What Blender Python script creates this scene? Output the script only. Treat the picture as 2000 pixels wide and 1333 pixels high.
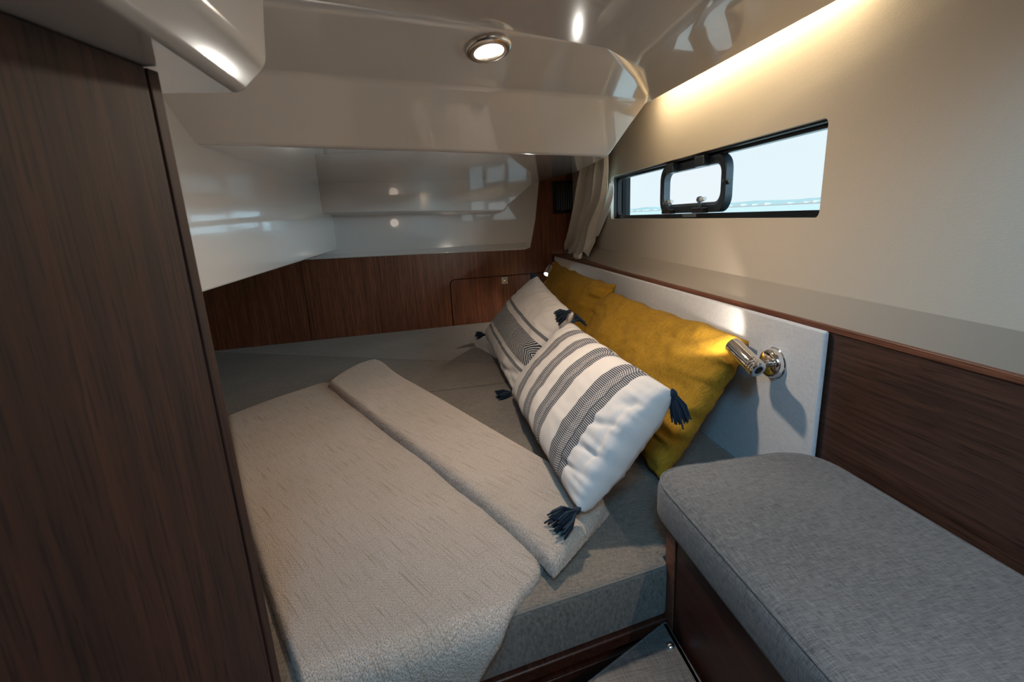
import bpy, bmesh, math, random
from mathutils import Vector, Matrix, noise
random.seed(4)
for o in list(bpy.data.objects): bpy.data.objects.remove(o)
SC = bpy.context.scene
COL = SC.collection
V = Vector

# ------------------------------------------------------------------ camera
F = 961.0                                   # focal length for a 2000 px wide frame
def nrm(v): return V(v).normalized()
Dn = nrm((186, 3814, F)); Yv = nrm((-164, -234, F)); Yv = (Yv - Dn * Yv.dot(Dn)).normalized()
Zv = -Dn; Xv = Yv.cross(Zv)
M = Matrix((Xv, Yv, Zv))
cam = bpy.data.cameras.new('camera'); camo = bpy.data.objects.new('camera', cam); COL.objects.link(camo)
cam.sensor_width = 36; cam.lens = F / 2000 * 36; cam.clip_start = 0.01; cam.clip_end = 3000
R = Matrix((M @ V((1, 0, 0)), M @ V((0, -1, 0)), M @ V((0, 0, -1)))).transposed()
camo.matrix_world = R.to_4x4()
cam.dof.use_dof = True; cam.dof.focus_distance = 1.35; cam.dof.aperture_fstop = 9.0
SC.camera = camo

def ray(x, y): return M @ V((x - 1000, y - 666.5, F))
def at(x, y, ax, v):                        # survey helper: where a sight line meets the plane axis = v
    r = ray(x, y); return r * (v / r[ax])
def onp(x, y, p0, n):
    r = ray(x, y); return r * (V(p0).dot(n) / r.dot(n))

# ------------------------------------------------------------------ world, exposure, daylight
SC.view_settings.view_transform = 'Standard'; SC.view_settings.look = 'None'
SC.view_settings.gamma = 1; SC.view_settings.use_curve_mapping = False
SC.view_settings.exposure = 0.0
w = bpy.data.worlds.new('overcast_sky'); SC.world = w; w.use_nodes = True
nt = w.node_tree; nt.nodes.clear()
out = nt.nodes.new('ShaderNodeOutputWorld'); bg = nt.nodes.new('ShaderNodeBackground')
geo = nt.nodes.new('ShaderNodeTexCoord'); sep = nt.nodes.new('ShaderNodeSeparateXYZ'); rp = nt.nodes.new('ShaderNodeValToRGB')
nt.links.new(geo.outputs['Generated'], sep.inputs[0]); nt.links.new(sep.outputs['Z'], rp.inputs[0])
rp.color_ramp.elements[0].position = 0.0; rp.color_ramp.elements[0].color = (0.86, 0.95, 0.99, 1)
rp.color_ramp.elements[1].position = 0.6; rp.color_ramp.elements[1].color = (0.80, 0.90, 1.0, 1)
nt.links.new(rp.outputs[0], bg.inputs[0]); bg.inputs[1].default_value = 1.0
nt.links.new(bg.outputs[0], out.inputs[0])

def light(name, kind, loc, aim, energy, color, **kw):
    l = bpy.data.lights.new(name, kind); l.energy = energy; l.color = color
    for k, v in kw.items(): setattr(l, k, v)
    o = bpy.data.objects.new(name, l); COL.objects.link(o); o.location = loc
    d = V(aim) - V(loc); o.rotation_euler = d.to_track_quat('-Z', 'Y').to_euler()
    return o
# daylight that comes down the companionway behind the photographer
light('companionway_daylight', 'AREA', (-0.06, -0.28, 0.60), (0.66, 0.40, -0.15), 9.0, (0.14, 0.58, 1.0), shape='RECTANGLE', size=0.3, size_y=0.2)
# hazy daylight off sky and water, entering through the long hull window
light('hazy_daylight', 'SUN', (3, 1.0, 0.2), (2.1, 1.38, 0.27), 13.0, (0.48, 0.80, 1.0), angle=math.radians(75), specular_factor=0.0)
# warm ceiling spots of the cabin behind the photographer
light('cabin_spot_behind', 'AREA', (0.55, -0.30, 0.335), (0.45, -0.1, -1.0), 2.4, (1.0, 0.84, 0.68), shape='DISK', size=0.015)
light('cabin_lamp_behind', 'POINT', (0.5, -1.2, 0.0), (0.25, 0.6, -0.3), 0.5, (1.0, 0.80, 0.66), shadow_soft_size=0.05)

# ------------------------------------------------------------------ materials
MATS = {}
def srgb(r, g, b):
    f = lambda c: ((c / 255 + .055) / 1.055) ** 2.4 if c > 10 else c / 255 / 12.92
    return (f(r), f(g), f(b), 1)
class NT:
    def __init__(s, name):
        m = bpy.data.materials.new(name); m.use_nodes = True; s.m = m; s.t = m.node_tree; s.t.nodes.clear()
        s.out = s.n('ShaderNodeOutputMaterial'); s.p = s.n('ShaderNodeBsdfPrincipled'); s.l(s.p.outputs[0], s.out.inputs[0]); MATS[name] = m
    def n(s, k, **kw):
        a = s.t.nodes.new(k)
        for q, v in kw.items(): setattr(a, q, v)
        return a
    def l(s, a, b): s.t.links.new(a, b)
    def set(s, **kw):
        for k, v in kw.items(): s.p.inputs[k.replace('_', ' ')].default_value = v
        return s
    def math(s, op, a, b=None, c=None):
        m = s.n('ShaderNodeMath', operation=op)
        for i, v in enumerate((a, b, c)):
            if v is None: continue
            if isinstance(v, (int, float)): m.inputs[i].default_value = v
            else: s.l(v, m.inputs[i])
        return m.outputs[0]
    def coord(s, kind='Object', scale=(1, 1, 1), rot=(0, 0, 0)):
        tc = s.n('ShaderNodeTexCoord'); mp = s.n('ShaderNodeMapping'); s.l(tc.outputs[kind], mp.inputs[0])
        mp.inputs['Scale'].default_value = scale; mp.inputs['Rotation'].default_value = rot; return mp.outputs[0]
    def noise(s, co, scale=1, detail=3, rough=.5, dist=0):
        a = s.n('ShaderNodeTexNoise'); s.l(co, a.inputs['Vector']); a.inputs['Scale'].default_value = scale
        a.inputs['Detail'].default_value = detail; a.inputs['Roughness'].default_value = rough; a.inputs['Distortion'].default_value = dist
        return a.outputs['Fac']
    def ramp(s, f, stops):
        r = s.n('ShaderNodeValToRGB'); s.l(f, r.inputs[0]); e = r.color_ramp.elements
        e[0].position, e[0].color = stops[0]; e[1].position, e[1].color = stops[-1]
        for p, c in stops[1:-1]:
            x = e.new(p); x.color = c
        return r.outputs[0]
    def mix(s, f, a, b, mode='MIX'):
        m = s.n('ShaderNodeMix', data_type='RGBA', blend_type=mode)
        if isinstance(f, (int, float)): m.inputs[0].default_value = f
        else: s.l(f, m.inputs[0])
        for i, v in ((6, a), (7, b)):
            if isinstance(v, tuple): m.inputs[i].default_value = v
            else: s.l(v, m.inputs[i])
        return m.outputs[2]
    def col(s, c):
        if isinstance(c, tuple): s.p.inputs['Base Color'].default_value = c
        else: s.l(c, s.p.inputs['Base Color'])
        return s
    def bump(s, h, strength=.3, dist=.001):
        b = s.n('ShaderNodeBump'); b.inputs['Strength'].default_value = strength; b.inputs['Distance'].default_value = dist
        s.l(h, b.inputs['Height']); s.l(b.outputs[0], s.p.inputs['Normal']); return s

def wood(name, along, c1, c2, rough=.34, rot=(0, 0, 0), scale=1.0):
    a = NT(name); sc = [150 * scale] * 3; sc[along] = 3.0 * scale
    co = a.coord(scale=tuple(sc), rot=rot)
    f1 = a.noise(co, 1, 4, .65, .15)
    sc2 = [28 * scale] * 3; sc2[along] = .9
    f2 = a.noise(a.coord(scale=tuple(sc2), rot=rot), 1, 3, .5)
    sc3 = [620 * scale] * 3; sc3[along] = 14
    f3 = a.noise(a.coord(scale=tuple(sc3), rot=rot), 1, 2, .5)
    base = a.ramp(f1, [(.30, c1), (.52, tuple((x + y) / 2 for x, y in zip(c1, c2))), (.72, c2)])
    base = a.mix(a.math('MULTIPLY', a.math('SUBTRACT', .62, f2), 1.1), base, c1, 'MULTIPLY') if False else a.mix(f2, base, tuple(min(1, x * 1.5) for x in c2[:3]) + (1,), 'MIX') if False else base
    v = a.math('ADD', .62, a.math('MULTIPLY', f2, .72))
    cc = a.n('ShaderNodeVectorMath', operation='SCALE'); a.l(base, cc.inputs[0]); a.l(v, cc.inputs['Scale'])
    pores = a.ramp(f3, [(.36, (.42, .38, .36, 1)), (.46, (1, 1, 1, 1))])
    a.col(a.mix(1.0, cc.outputs[0], pores, 'MULTIPLY')).set(Roughness=rough)
    a.bump(f3, .12, .0006); return a.m
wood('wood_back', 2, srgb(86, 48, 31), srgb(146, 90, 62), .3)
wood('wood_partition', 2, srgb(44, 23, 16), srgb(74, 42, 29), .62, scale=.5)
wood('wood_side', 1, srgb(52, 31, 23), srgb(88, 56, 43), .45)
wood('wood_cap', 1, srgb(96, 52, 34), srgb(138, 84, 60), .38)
wood('wood_base', 1, srgb(50, 24, 16), srgb(80, 40, 26), .4)

a = NT('gelcoat'); a.col(srgb(222, 217, 212)).set(Roughness=.12, IOR=1.55, Coat_Weight=1.0, Coat_IOR=1.6, Coat_Roughness=.015)
a = NT('liner_vinyl'); a.col(srgb(198, 186, 170)).set(Roughness=.62)
n1 = a.noise(a.coord(scale=(1, 180, 900)), 1, 3, .6); a.bump(n1, .22, .0012)
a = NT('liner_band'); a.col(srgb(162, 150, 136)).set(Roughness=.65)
def fabric(name, c1, c2, sc=1.0, rough=.95, bump=.5, sheen=.15):
    a = NT(name)
    h = a.noise(a.coord(scale=(60 * sc, 1000 * sc, 110 * sc)), 1, 4, .7); v = a.noise(a.coord(scale=(1000 * sc, 60 * sc, 1000 * sc)), 1, 4, .7)
    big = a.noise(a.coord(), 5, 3)
    s_ = a.math('MULTIPLY', a.math('ADD', h, v), .5)
    a.col(a.ramp(a.math('ADD', s_, a.math('MULTIPLY', a.math('SUBTRACT', big, .5), .12)), [(.38, c1), (.62, c2)])).set(Roughness=rough, Sheen_Weight=sheen)
    a.bump(s_, bump, .0012); return a
fabric('mattress_cloth', srgb(74, 65, 58), srgb(136, 123, 110))
fabric('bench_cloth', srgb(58, 57, 58), srgb(132, 126, 122), 1.0)
fabric('step_cloth', srgb(58, 54, 52), srgb(104, 96, 92), .4, .33, .8)
fabric('headboard_cloth', srgb(186, 184, 186), srgb(214, 212, 212), 1.1, .85, .35)
fabric('mustard_cotton', srgb(126, 90, 6), srgb(172, 128, 20), .55, .92, .8, .0)
a = NT('curtain_linen'); n1 = a.noise(a.coord(scale=(500, 500, 40)), 1, 3, .6); n2 = a.noise(a.coord(scale=(300, 300, 600)), 1, 2, .6)
s_ = a.math('ADD', a.math('MULTIPLY', n1, .5), a.math('MULTIPLY', n2, .5)); a.col(a.ramp(s_, [(.35, srgb(222, 210, 192)), (.65, srgb(244, 236, 222))])).set(Roughness=.9).bump(s_, .3, .001)
for nm, c, r_ in (('lining', (224, 224, 222), .8), ('black_plastic', (20, 22, 24), .32), ('gasket', (14, 17, 20), .28), ('dark_recess', (10, 8, 8), .9),
                  ('navy_yarn', (26, 40, 54), .95), ('seam_thread', (92, 90, 88), .9), ('frame_grey', (74, 84, 94), .3), ('hatch_frame', (34, 42, 50), .28), ('clear_handle', (190, 205, 214), .15),
                  ('white_plastic', (205, 210, 208), .35), ('latch_grey', (110, 122, 118), .4), ('print_grey', (168, 174, 176), .5), ('floor_dark', (34, 26, 22), .5), ('mattress_piping', (112, 105, 98), .95)):
    NT(nm).col(srgb(*c)).set(Roughness=r_)
NT('chrome').col((.86, .84, .82, 1)).set(Metallic=1.0, Roughness=.07)
NT('satin_steel').col((.62, .56, .50, 1)).set(Metallic=1.0, Roughness=.22)

def emit(name, c, s):
    a = NT(name); e = a.n('ShaderNodeEmission'); e.inputs[0].default_value = c; e.inputs[1].default_value = s; a.l(e.outputs[0], a.out.inputs[0]); return a.m
emit('warm_diffuser', (1, .86, .66, 1), 6.0); emit('led_lens', (1, .97, .92, 1), 5.0)
def glass(name, tint, refl=.06):
    a = NT(name); t = a.n('ShaderNodeBsdfTransparent'); g = a.n('ShaderNodeBsdfGlossy'); g.inputs['Roughness'].default_value = .02
    t.inputs[0].default_value = tint; lw_ = a.n('ShaderNodeLayerWeight'); lw_.inputs[0].default_value = .12
    mx = a.n('ShaderNodeMixShader'); a.l(a.math('MULTIPLY_ADD', lw_.outputs['Facing'], .05, .01), mx.inputs[0]); a.l(t.outputs[0], mx.inputs[1]); a.l(g.outputs[0], mx.inputs[2]); a.l(mx.outputs[0], a.out.inputs[0])
glass('window_glass', (.93, .99, 1, 1)); glass('hatch_glass', (.99, .995, 1, 1))

# woven throw blanket
a = NT('blanket_wool')
def uvm(a, scale):
    u = a.n('ShaderNodeUVMap'); mp = a.n('ShaderNodeMapping'); a.l(u.outputs[0], mp.inputs[0]); mp.inputs['Scale'].default_value = scale; return mp.outputs[0]
w1 = a.noise(uvm(a, (640, 520, 1)), 1, 2, .6, .2)
slub = a.noise(uvm(a, (330, 11, 1)), 1, 4, .62); slub2 = a.noise(uvm(a, (9, 210, 1)), 1, 2, .5); big = a.noise(uvm(a, (5, 5, 1)), 1, 3)
wv = a.n('ShaderNodeTexWave', wave_type='BANDS', bands_direction='DIAGONAL'); a.l(uvm(a, (75, 75, 1)), wv.inputs['Vector']); wv.inputs['Scale'].default_value = 1; wv.inputs['Distortion'].default_value = 1.5; wv.inputs['Detail'].default_value = 1
base = a.ramp(w1, [(.36, srgb(176, 150, 132)), (.50, srgb(217, 196, 180)), (.66, srgb(240, 222, 208))])
base = a.mix(a.ramp(slub, [(.54, (0, 0, 0, 1)), (.70, (.8, .8, .8, 1))]), base, srgb(158, 134, 98))
base = a.mix(a.ramp(slub2, [(.60, (0, 0, 0, 1)), (.8, (.3, .3, .3, 1))]), base, srgb(140, 116, 84))
base = a.mix(a.ramp(big, [(.4, (0, 0, 0, 1)), (.7, (.25, .25, .25, 1))]), base, srgb(190, 168, 140))
a.col(base).set(Roughness=1.0, Sheen_Weight=.2)
a.bump(a.math('ADD', w1, a.math('MULTIPLY', wv.outputs['Fac'], .10)), 1.0, .006)

def uvxy(a):
    u = a.n('ShaderNodeUVMap'); s = a.n('ShaderNodeSeparateXYZ'); a.l(u.outputs[0], s.inputs[0]); return s.outputs[0], s.outputs[1]
def band(a, x, lo, hi):
    return a.math('MULTIPLY', a.math('GREATER_THAN', x, lo), a.math('LESS_THAN', x, hi))
NAVY = srgb(34, 48, 62); CREAM = srgb(212, 203, 197)
W2_BANDS = [(.22, .305), (.395, .49), (.57, .675), (.785, .90)]
HB = dict(t1=(.60, .635), t2=(.195, .23), band=(.275, .54))
def build_pillow_mats():
    # ladder stripes
    a = NT('ladder_stripe_cotton'); x, y = uvxy(a); inb = None; q = None
    for lo, hi in W2_BANDS:
        b = band(a, x, lo, hi); qq = a.math('MULTIPLY', b, a.math('MULTIPLY_ADD', x, 1 / (hi - lo), -lo / (hi - lo)))
        inb = b if inb is None else a.math('ADD', inb, b); q = qq if q is None else a.math('ADD', q, qq)
    mid = band(a, q, .42, .70)
    step = a.math('MULTIPLY', a.math('FLOOR', a.math('MULTIPLY', q, 11.0)), .5)
    duty = a.math('MULTIPLY_ADD', mid, -.12, .72)
    lines = a.math('LESS_THAN', a.math('FRACT', a.math('MULTIPLY_ADD', y, 70.0, a.math('MULTIPLY', mid, step))), duty)
    tot = a.math('MULTIPLY', a.math('MAXIMUM', lines, band(a, q, .70, .735)), inb)
    a.col(a.mix(tot, CREAM, NAVY)).set(Roughness=.9, Sheen_Weight=.1)
    n_ = a.noise(uvm(a, (420, 200, 1)), 1, 2); a.bump(a.math('ADD', n_, a.math('MULTIPLY', tot, 1.2)), .35, .001)
    # herringbone
    a = NT('herringbone_cotton'); x, y = uvxy(a)
    lo, hi = HB['band']; b = band(a, y, lo, hi); c = (lo + hi) / 2
    zig = a.math('ABSOLUTE', a.math('SUBTRACT', y, c))
    ph = a.math('SUBTRACT', a.math('MULTIPLY', x, 62.0), a.math('MULTIPLY', zig, 62.0 * .5))
    n_ = a.noise(uvm(a, (20, 10, 1)), 1, 2)
    ph = a.math('ADD', ph, a.math('MULTIPLY', n_, 1.2))
    ln = a.math('MULTIPLY', a.math('LESS_THAN', a.math('FRACT', ph), .64), b)
    s1 = band(a, y, *HB['t1']); s2 = band(a, y, *HB['t2'])
    wv_ = a.math('ADD', .6, a.math('MULTIPLY', a.math('LESS_THAN', a.math('FRACT', a.math('MULTIPLY', x, 160.0)), .6), .3))
    tot = a.math('ADD', ln, a.math('MULTIPLY', a.math('ADD', s1, s2), wv_))
    a.col(a.mix(tot, CREAM, NAVY)).set(Roughness=.9, Sheen_Weight=.1)
    n2 = a.noise(uvm(a, (420, 200, 1)), 1, 2); a.bump(a.math('ADD', n2, a.math('MULTIPLY', tot, 1.2)), .35, .001)
build_pillow_mats()

# ------------------------------------------------------------------ mesh helpers
def link(name, me, mat=None, parent=None, smooth=True):
    o = bpy.data.objects.new(name, me); COL.objects.link(o)
    if mat: me.materials.append(MATS[mat])
    if parent is not None:
        o.parent = parent; o.matrix_parent_inverse = parent.matrix_basis.inverted()
    if smooth:
        for p in me.polygons: p.use_smooth = True
    return o
def frombm(name, bm, mat, parent=None, smooth=False, bevel=0, seg=2, angle=35):
    bmesh.ops.recalc_face_normals(bm, faces=bm.faces[:])
    me = bpy.data.meshes.new(name); bm.to_mesh(me); bm.free()
    o = link(name, me, mat, parent, smooth or bevel > 0)
    if bevel:
        b = o.modifiers.new('bevel', 'BEVEL'); b.width = bevel; b.segments = seg; b.limit_method = 'ANGLE'; b.angle_limit = math.radians(angle)
        b.harden_normals = True
    elif smooth:
        try: me.set_sharp_from_angle(angle=math.radians(angle))
        except Exception: pass
    return o
def tag(o, label=None, cat=None, group=None, kind=None):
    if label: o['label'] = label
    if cat: o['category'] = cat
    if group: o['group'] = group
    if kind: o['kind'] = kind
    return o
def struct(o): o['kind'] = 'structure'; return o
def empty(name, loc=(0, 0, 0)):
    o = bpy.data.objects.new(name, None); o.location = loc; o.empty_display_size = .05; COL.objects.link(o); return o
def box(bm, x0, x1, y0, y1, z0, z1):
    vs = [bm.verts.new((x, y, z)) for x in (x0, x1) for y in (y0, y1) for z in (z0, z1)]
    for f in ((0, 1, 3, 2), (4, 6, 7, 5), (0, 4, 5, 1), (2, 3, 7, 6), (0, 2, 6, 4), (1, 5, 7, 3)): bm.faces.new([vs[i] for i in f])
def boxo(name, b, mat, parent=None, bevel=.002, seg=2):
    bm = bmesh.new(); box(bm, *b); return frombm(name, bm, mat, parent, bevel=bevel, seg=seg)
def prism(name, pts, ext, mat, parent=None, bevel=0, seg=2, smooth=False):
    """closed polygon (3D points) extruded by the vector ext"""
    bm = bmesh.new(); e = V(ext); a_ = [bm.verts.new(V(p)) for p in pts]; b_ = [bm.verts.new(V(p) + e) for p in pts]
    bm.faces.new(a_); bm.faces.new(b_[::-1]); n = len(pts)
    for i in range(n): bm.faces.new([a_[i], b_[i], b_[(i + 1) % n], a_[(i + 1) % n]])
    return frombm(name, bm, mat, parent, bevel=bevel, seg=seg, smooth=smooth)
def ring_prism(name, outer, inner, ext, mat, parent=None, bevel=0):
    bm = bmesh.new(); e = V(ext); n = len(outer)
    A = [bm.verts.new(V(p)) for p in outer]; B = [bm.verts.new(V(p)) for p in inner]
    C = [bm.verts.new(V(p) + e) for p in outer]; D = [bm.verts.new(V(p) + e) for p in inner]
    for i in range(n):
        j = (i + 1) % n
        bm.faces.new([A[i], A[j], B[j], B[i]]); bm.faces.new([C[i], D[i], D[j], C[j]])
        bm.faces.new([A[i], C[i], C[j], A[j]]); bm.faces.new([B[i], B[j], D[j], D[i]])
    return frombm(name, bm, mat, parent, bevel=bevel, smooth=True)
def lathe(bm, prof, c, axis, n=32, cap=True):
    ax = nrm(axis); u = ax.orthogonal().normalized(); v = ax.cross(u); c = V(c); rings = []
    for d, r in prof:
        rings.append([bm.verts.new(c + ax * d + (u * math.cos(t) + v * math.sin(t)) * max(r, 1e-5)) for t in [2 * math.pi * i / n for i in range(n)]])
    for a_, b_ in zip(rings, rings[1:]):
        for i in range(n): bm.faces.new([a_[i], a_[(i + 1) % n], b_[(i + 1) % n], b_[i]])
    if cap: bm.faces.new(rings[0][::-1]); bm.faces.new(rings[-1])
def tube(bm, pts, r, n=8):
    pts = [V(p) for p in pts]; rings = []; up = None
    for i, p in enumerate(pts):
        t = (pts[min(i + 1, len(pts) - 1)] - pts[max(i - 1, 0)]).normalized()
        if up is None: up = t.orthogonal().normalized()
        up = (up - t * up.dot(t)).normalized(); v = t.cross(up); rr = r[i] if isinstance(r, (list, tuple)) else r
        rings.append([bm.verts.new(p + (up * math.cos(q) + v * math.sin(q)) * rr) for q in [2 * math.pi * k / n for k in range(n)]])
    for a_, b_ in zip(rings, rings[1:]):
        for i in range(n): bm.faces.new([a_[i], a_[(i + 1) % n], b_[(i + 1) % n], b_[i]])
    bm.faces.new(rings[0][::-1]); bm.faces.new(rings[-1])
def rrect(y0, y1, z0, z1, r, n=6):
    o = []
    for cy, cz, a0 in ((y1 - r, z1 - r, 0), (y0 + r, z1 - r, 90), (y0 + r, z0 + r, 180), (y1 - r, z0 + r, 270)):
        for i in range(n + 1):
            t = math.radians(a0 + 90 * i / n); o.append((cy + r * math.cos(t), cz + r * math.sin(t)))
    return o
def round_poly(pts, rs, n=8):
    out_ = []; N = len(pts)
    for i in range(N):
        p = V(pts[i]); r = rs[i] if isinstance(rs, (list, tuple)) else rs
        if r <= 0: out_.append(p); continue
        a_ = (V(pts[i - 1]) - p); b_ = (V(pts[(i + 1) % N]) - p); ang = a_.angle(b_); d = min(r / math.tan(ang / 2), .45 * a_.length, .45 * b_.length)
        s = p + a_.normalized() * d; e = p + b_.normalized() * d
        for k in range(n + 1):
            t = k / n; out_.append(s * (1 - t) ** 2 + p * 2 * t * (1 - t) + e * t * t)
    return out_
def offset_poly(pts, d):
    N = len(pts); area = sum(pts[i].x * pts[(i + 1) % N].y - pts[(i + 1) % N].x * pts[i].y for i in range(N)); sg = 1 if area > 0 else -1; o = []
    for i in range(N):
        t = (pts[(i + 1) % N] - pts[i - 1]).normalized(); nn_ = V((-t.y, t.x)) * sg; o.append(pts[i] + nn_ * d)
    return o
def cushion(name, outline, z0, z1, rb, mat, parent=None, crown=.004, pipe=None, pipe_r=.0022, rt=None):
    """upholstered slab: a 2D outline with a rounded upper edge"""
    rt = rt or rb; bm = bmesh.new(); rings = []
    prof = [(rb * .5, z0), (rb * .15, z0 + rb * .15), (0, z0 + rb * .5)]
    for k in range(7):
        t = math.pi / 2 * k / 6; prof.append((rt * (1 - math.cos(t)), z1 - rt + rt * math.sin(t)))
    for d, z in prof: rings.append([bm.verts.new((p.x, p.y, z)) for p in offset_poly(outline, d)])
    N = len(outline)
    for a_, b_ in zip(rings, rings[1:]):
        for i in range(N): bm.faces.new([a_[i], a_[(i + 1) % N], b_[(i + 1) % N], b_[i]])
    bm.faces.new(rings[0][::-1]); bm.faces.new(rings[-1])
    o = frombm(name, bm, mat, parent, smooth=True, angle=89)
    if pipe:
        b2 = bmesh.new(); q = offset_poly(outline, rt * .22); zz = z1 - rt * .32
        tube(b2, [(p.x, p.y, zz) for p in q + q[:2]], pipe_r, 6); frombm('piping', b2, pipe, o, smooth=True)
    return o

ZM = -.551                                   # top of the mattress below the camera
# ------------------------------------------------------------------ outside: sea and far shore
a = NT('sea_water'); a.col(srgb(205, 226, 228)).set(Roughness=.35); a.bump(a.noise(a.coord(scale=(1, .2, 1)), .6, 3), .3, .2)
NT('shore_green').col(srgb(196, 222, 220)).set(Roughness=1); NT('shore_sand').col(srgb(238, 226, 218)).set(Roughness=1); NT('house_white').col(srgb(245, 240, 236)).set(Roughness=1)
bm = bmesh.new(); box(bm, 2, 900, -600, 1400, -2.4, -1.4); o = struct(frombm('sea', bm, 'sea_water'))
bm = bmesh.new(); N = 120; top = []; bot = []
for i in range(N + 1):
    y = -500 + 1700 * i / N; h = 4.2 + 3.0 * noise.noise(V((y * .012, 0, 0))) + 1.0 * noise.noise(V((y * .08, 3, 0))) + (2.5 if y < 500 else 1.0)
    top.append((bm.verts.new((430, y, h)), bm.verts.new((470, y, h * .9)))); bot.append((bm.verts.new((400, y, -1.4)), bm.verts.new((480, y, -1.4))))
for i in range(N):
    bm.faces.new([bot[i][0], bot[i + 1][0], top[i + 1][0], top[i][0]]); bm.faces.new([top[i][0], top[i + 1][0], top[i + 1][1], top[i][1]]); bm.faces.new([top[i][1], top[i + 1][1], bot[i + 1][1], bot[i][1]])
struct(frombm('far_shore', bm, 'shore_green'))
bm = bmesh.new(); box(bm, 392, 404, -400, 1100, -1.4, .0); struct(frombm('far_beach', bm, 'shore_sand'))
bm = bmesh.new()
for i in range(26):
    y = 420 + i * 26 + random.uniform(-9, 9); s = random.uniform(2, 6); box(bm, 402, 410, y, y + s, -.5, random.uniform(1.2, 2.6))
o = frombm('waterfront_houses', bm, 'house_white'); tag(o, 'tiny pale waterfront houses along the far hazy shore', 'houses', kind='stuff')

# ------------------------------------------------------------------ hull side wall with the window opening
XW = .663; YP = .43; TH = .055; CZ = .337                 # the hull side leans away from the bunk towards the far end
HD = V((math.sin(TH), math.cos(TH), 0)); HN = V((-math.cos(TH), math.sin(TH), 0)); HP = V((XW, YP, 0))
def hw(x, y, off=0): return onp(x, y, HP + HN * off, HN)
def hyz(x, y, off=0): p = hw(x, y, off); return YP + (p - HP).dot(HD), p.z
def hpt(y, z, off=0): return HP + HD * (y - YP) + HN * off + V((0, 0, z))
def lean(o):
    p = V(o.location); d = p - HP; o.location = HP + HD * d.y - HN * d.x + V((0, 0, d.z)); o.rotation_euler = (0, 0, -TH)
_c = [hyz(*p) for p in ((1195, 345), (1627, 228), (1192, 428), (1592, 426))]; print('window', _c)
WY0 = (_c[1][0] + _c[3][0]) / 2; WY1 = (_c[0][0] + _c[2][0]) / 2; WZ0 = (_c[2][1] + _c[3][1]) / 2; WZ1 = (_c[0][1] + _c[1][1]) / 2
ZB = (hyz(1700, 589.7)[1] + hyz(1400, 529.7)[1]) / 2; print('band', hyz(1700, 589.7), hyz(1400, 529.7), hyz(1178, 491))
hole = [(y, z) for y, z in [(WY0, WZ1)] ]
def wall_with_hole():
    bm = bmesh.new(); n = 6
    inner = rrect(WY0, WY1, WZ0, WZ1, .012, n)
    Y0, Y1, Z0, Z1 = -1.4, 2.9, ZB, .46
    # outer points matched corner by corner
    cor = [(Y1, Z1), (Y0, Z1), (Y0, Z0), (Y1, Z0)]
    I = [bm.verts.new((XW, y, z)) for y, z in inner]; I2 = [bm.verts.new((XW + .012, y, z)) for y, z in inner]
    O = [bm.verts.new((XW, y, z)) for y, z in cor]
    m = n + 1
    for c in range(4):
        for k in range(n): bm.faces.new([O[c], I[c * m + k + 1], I[c * m + k]])
        bm.faces.new([O[c], O[(c + 1) % 4], I[((c + 1) % 4) * m], I[c * m + n]])
    N = len(I)
    for i in range(N): bm.faces.new([I[i], I[(i + 1) % N], I2[(i + 1) % N], I2[i]])
    # lower band leaning outwards behind the wooden ledge
    return frombm('wall_right', bm, 'liner_vinyl')
wr = struct(wall_with_hole()); wr_ = wr; tag(wr, 'cream vinyl-lined hull side wall around the long window', 'wall')
for p in wr.data.polygons: p.use_smooth = False
# outer hull skin closes the light out around the window
HS = boxo('outer_skin', (XW + .06, XW + .075, -1.4, WY0 - .03, -.3, .46), 'dark_recess', wr, 0)
for b in ((XW + .06, XW + .075, WY1 + .03, 2.9, -.3, .46), (XW + .06, XW + .075, WY0 - .03, WY1 + .03, WZ1 + .03, .46), (XW + .06, XW + .075, WY0 - .03, WY1 + .03, -.3, WZ0 - .03)):
    boxo('outer_skin', b, 'dark_recess', wr, 0)

# ------------------------------------------------------------------ window_1
win = struct(empty('window_1', (XW + .04, (WY0 + WY1) / 2, WZ0)))
tag(win, 'long narrow hull window in black rubber frame with sea outside', 'window')
XG = XW + .026
go = [(XG + 0, y, z) for y, z in rrect(WY0 - .012, WY1 + .012, WZ0 - .012, WZ1 + .012, .02)]
gi = [(XG + 0, y, z) for y, z in rrect(WY0 + .004, WY1 - .008, WZ0 + .013, WZ1 - .012, .02)]
ring_prism('rubber_gasket', go, gi, (.016, 0, 0), 'gasket', win)
lo_ = [(XW + .0125, y, z) for y, z in rrect(WY0 - .008, WY1 + .008, WZ0 - .008, WZ1 + .008, .015)]
li_ = [(XW + .0125, y, z) for y, z in rrect(WY0 + .0015, WY1 - .0015, WZ0 + .0015, WZ1 - .0015, .012)]
ring_prism('frame_liner', lo_, li_, (.014, 0, 0), 'gasket', win)
for k in (0, 1):
    d = .010 + k * .006
    bm = bmesh.new(); tube(bm, [(XW + d + .004, y, WZ1 - .003) for y in (WY0 + .01, WY1 - .01)], .0022, 6); frombm('frame_bead', bm, 'frame_grey' if k == 0 else 'black_plastic', win, smooth=True)
# opening portlight: centre on the glass
OF = -(XG - .010 - XW); PY0, PY1 = hyz(1414, 365, OF)[0], hyz(1288, 365, OF)[0]; PZT = (hyz(1340, 313, OF)[1] + hyz(1392, 305, OF)[1]) / 2; PZB = hyz(1350, 416, OF)[1]
pout = rrect(PY0, PY1, PZB, PZT, .042, 10); pin = rrect(PY0 + .021, PY1 - .018, PZB + .020, PZT - .017, .03, 10)
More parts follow.
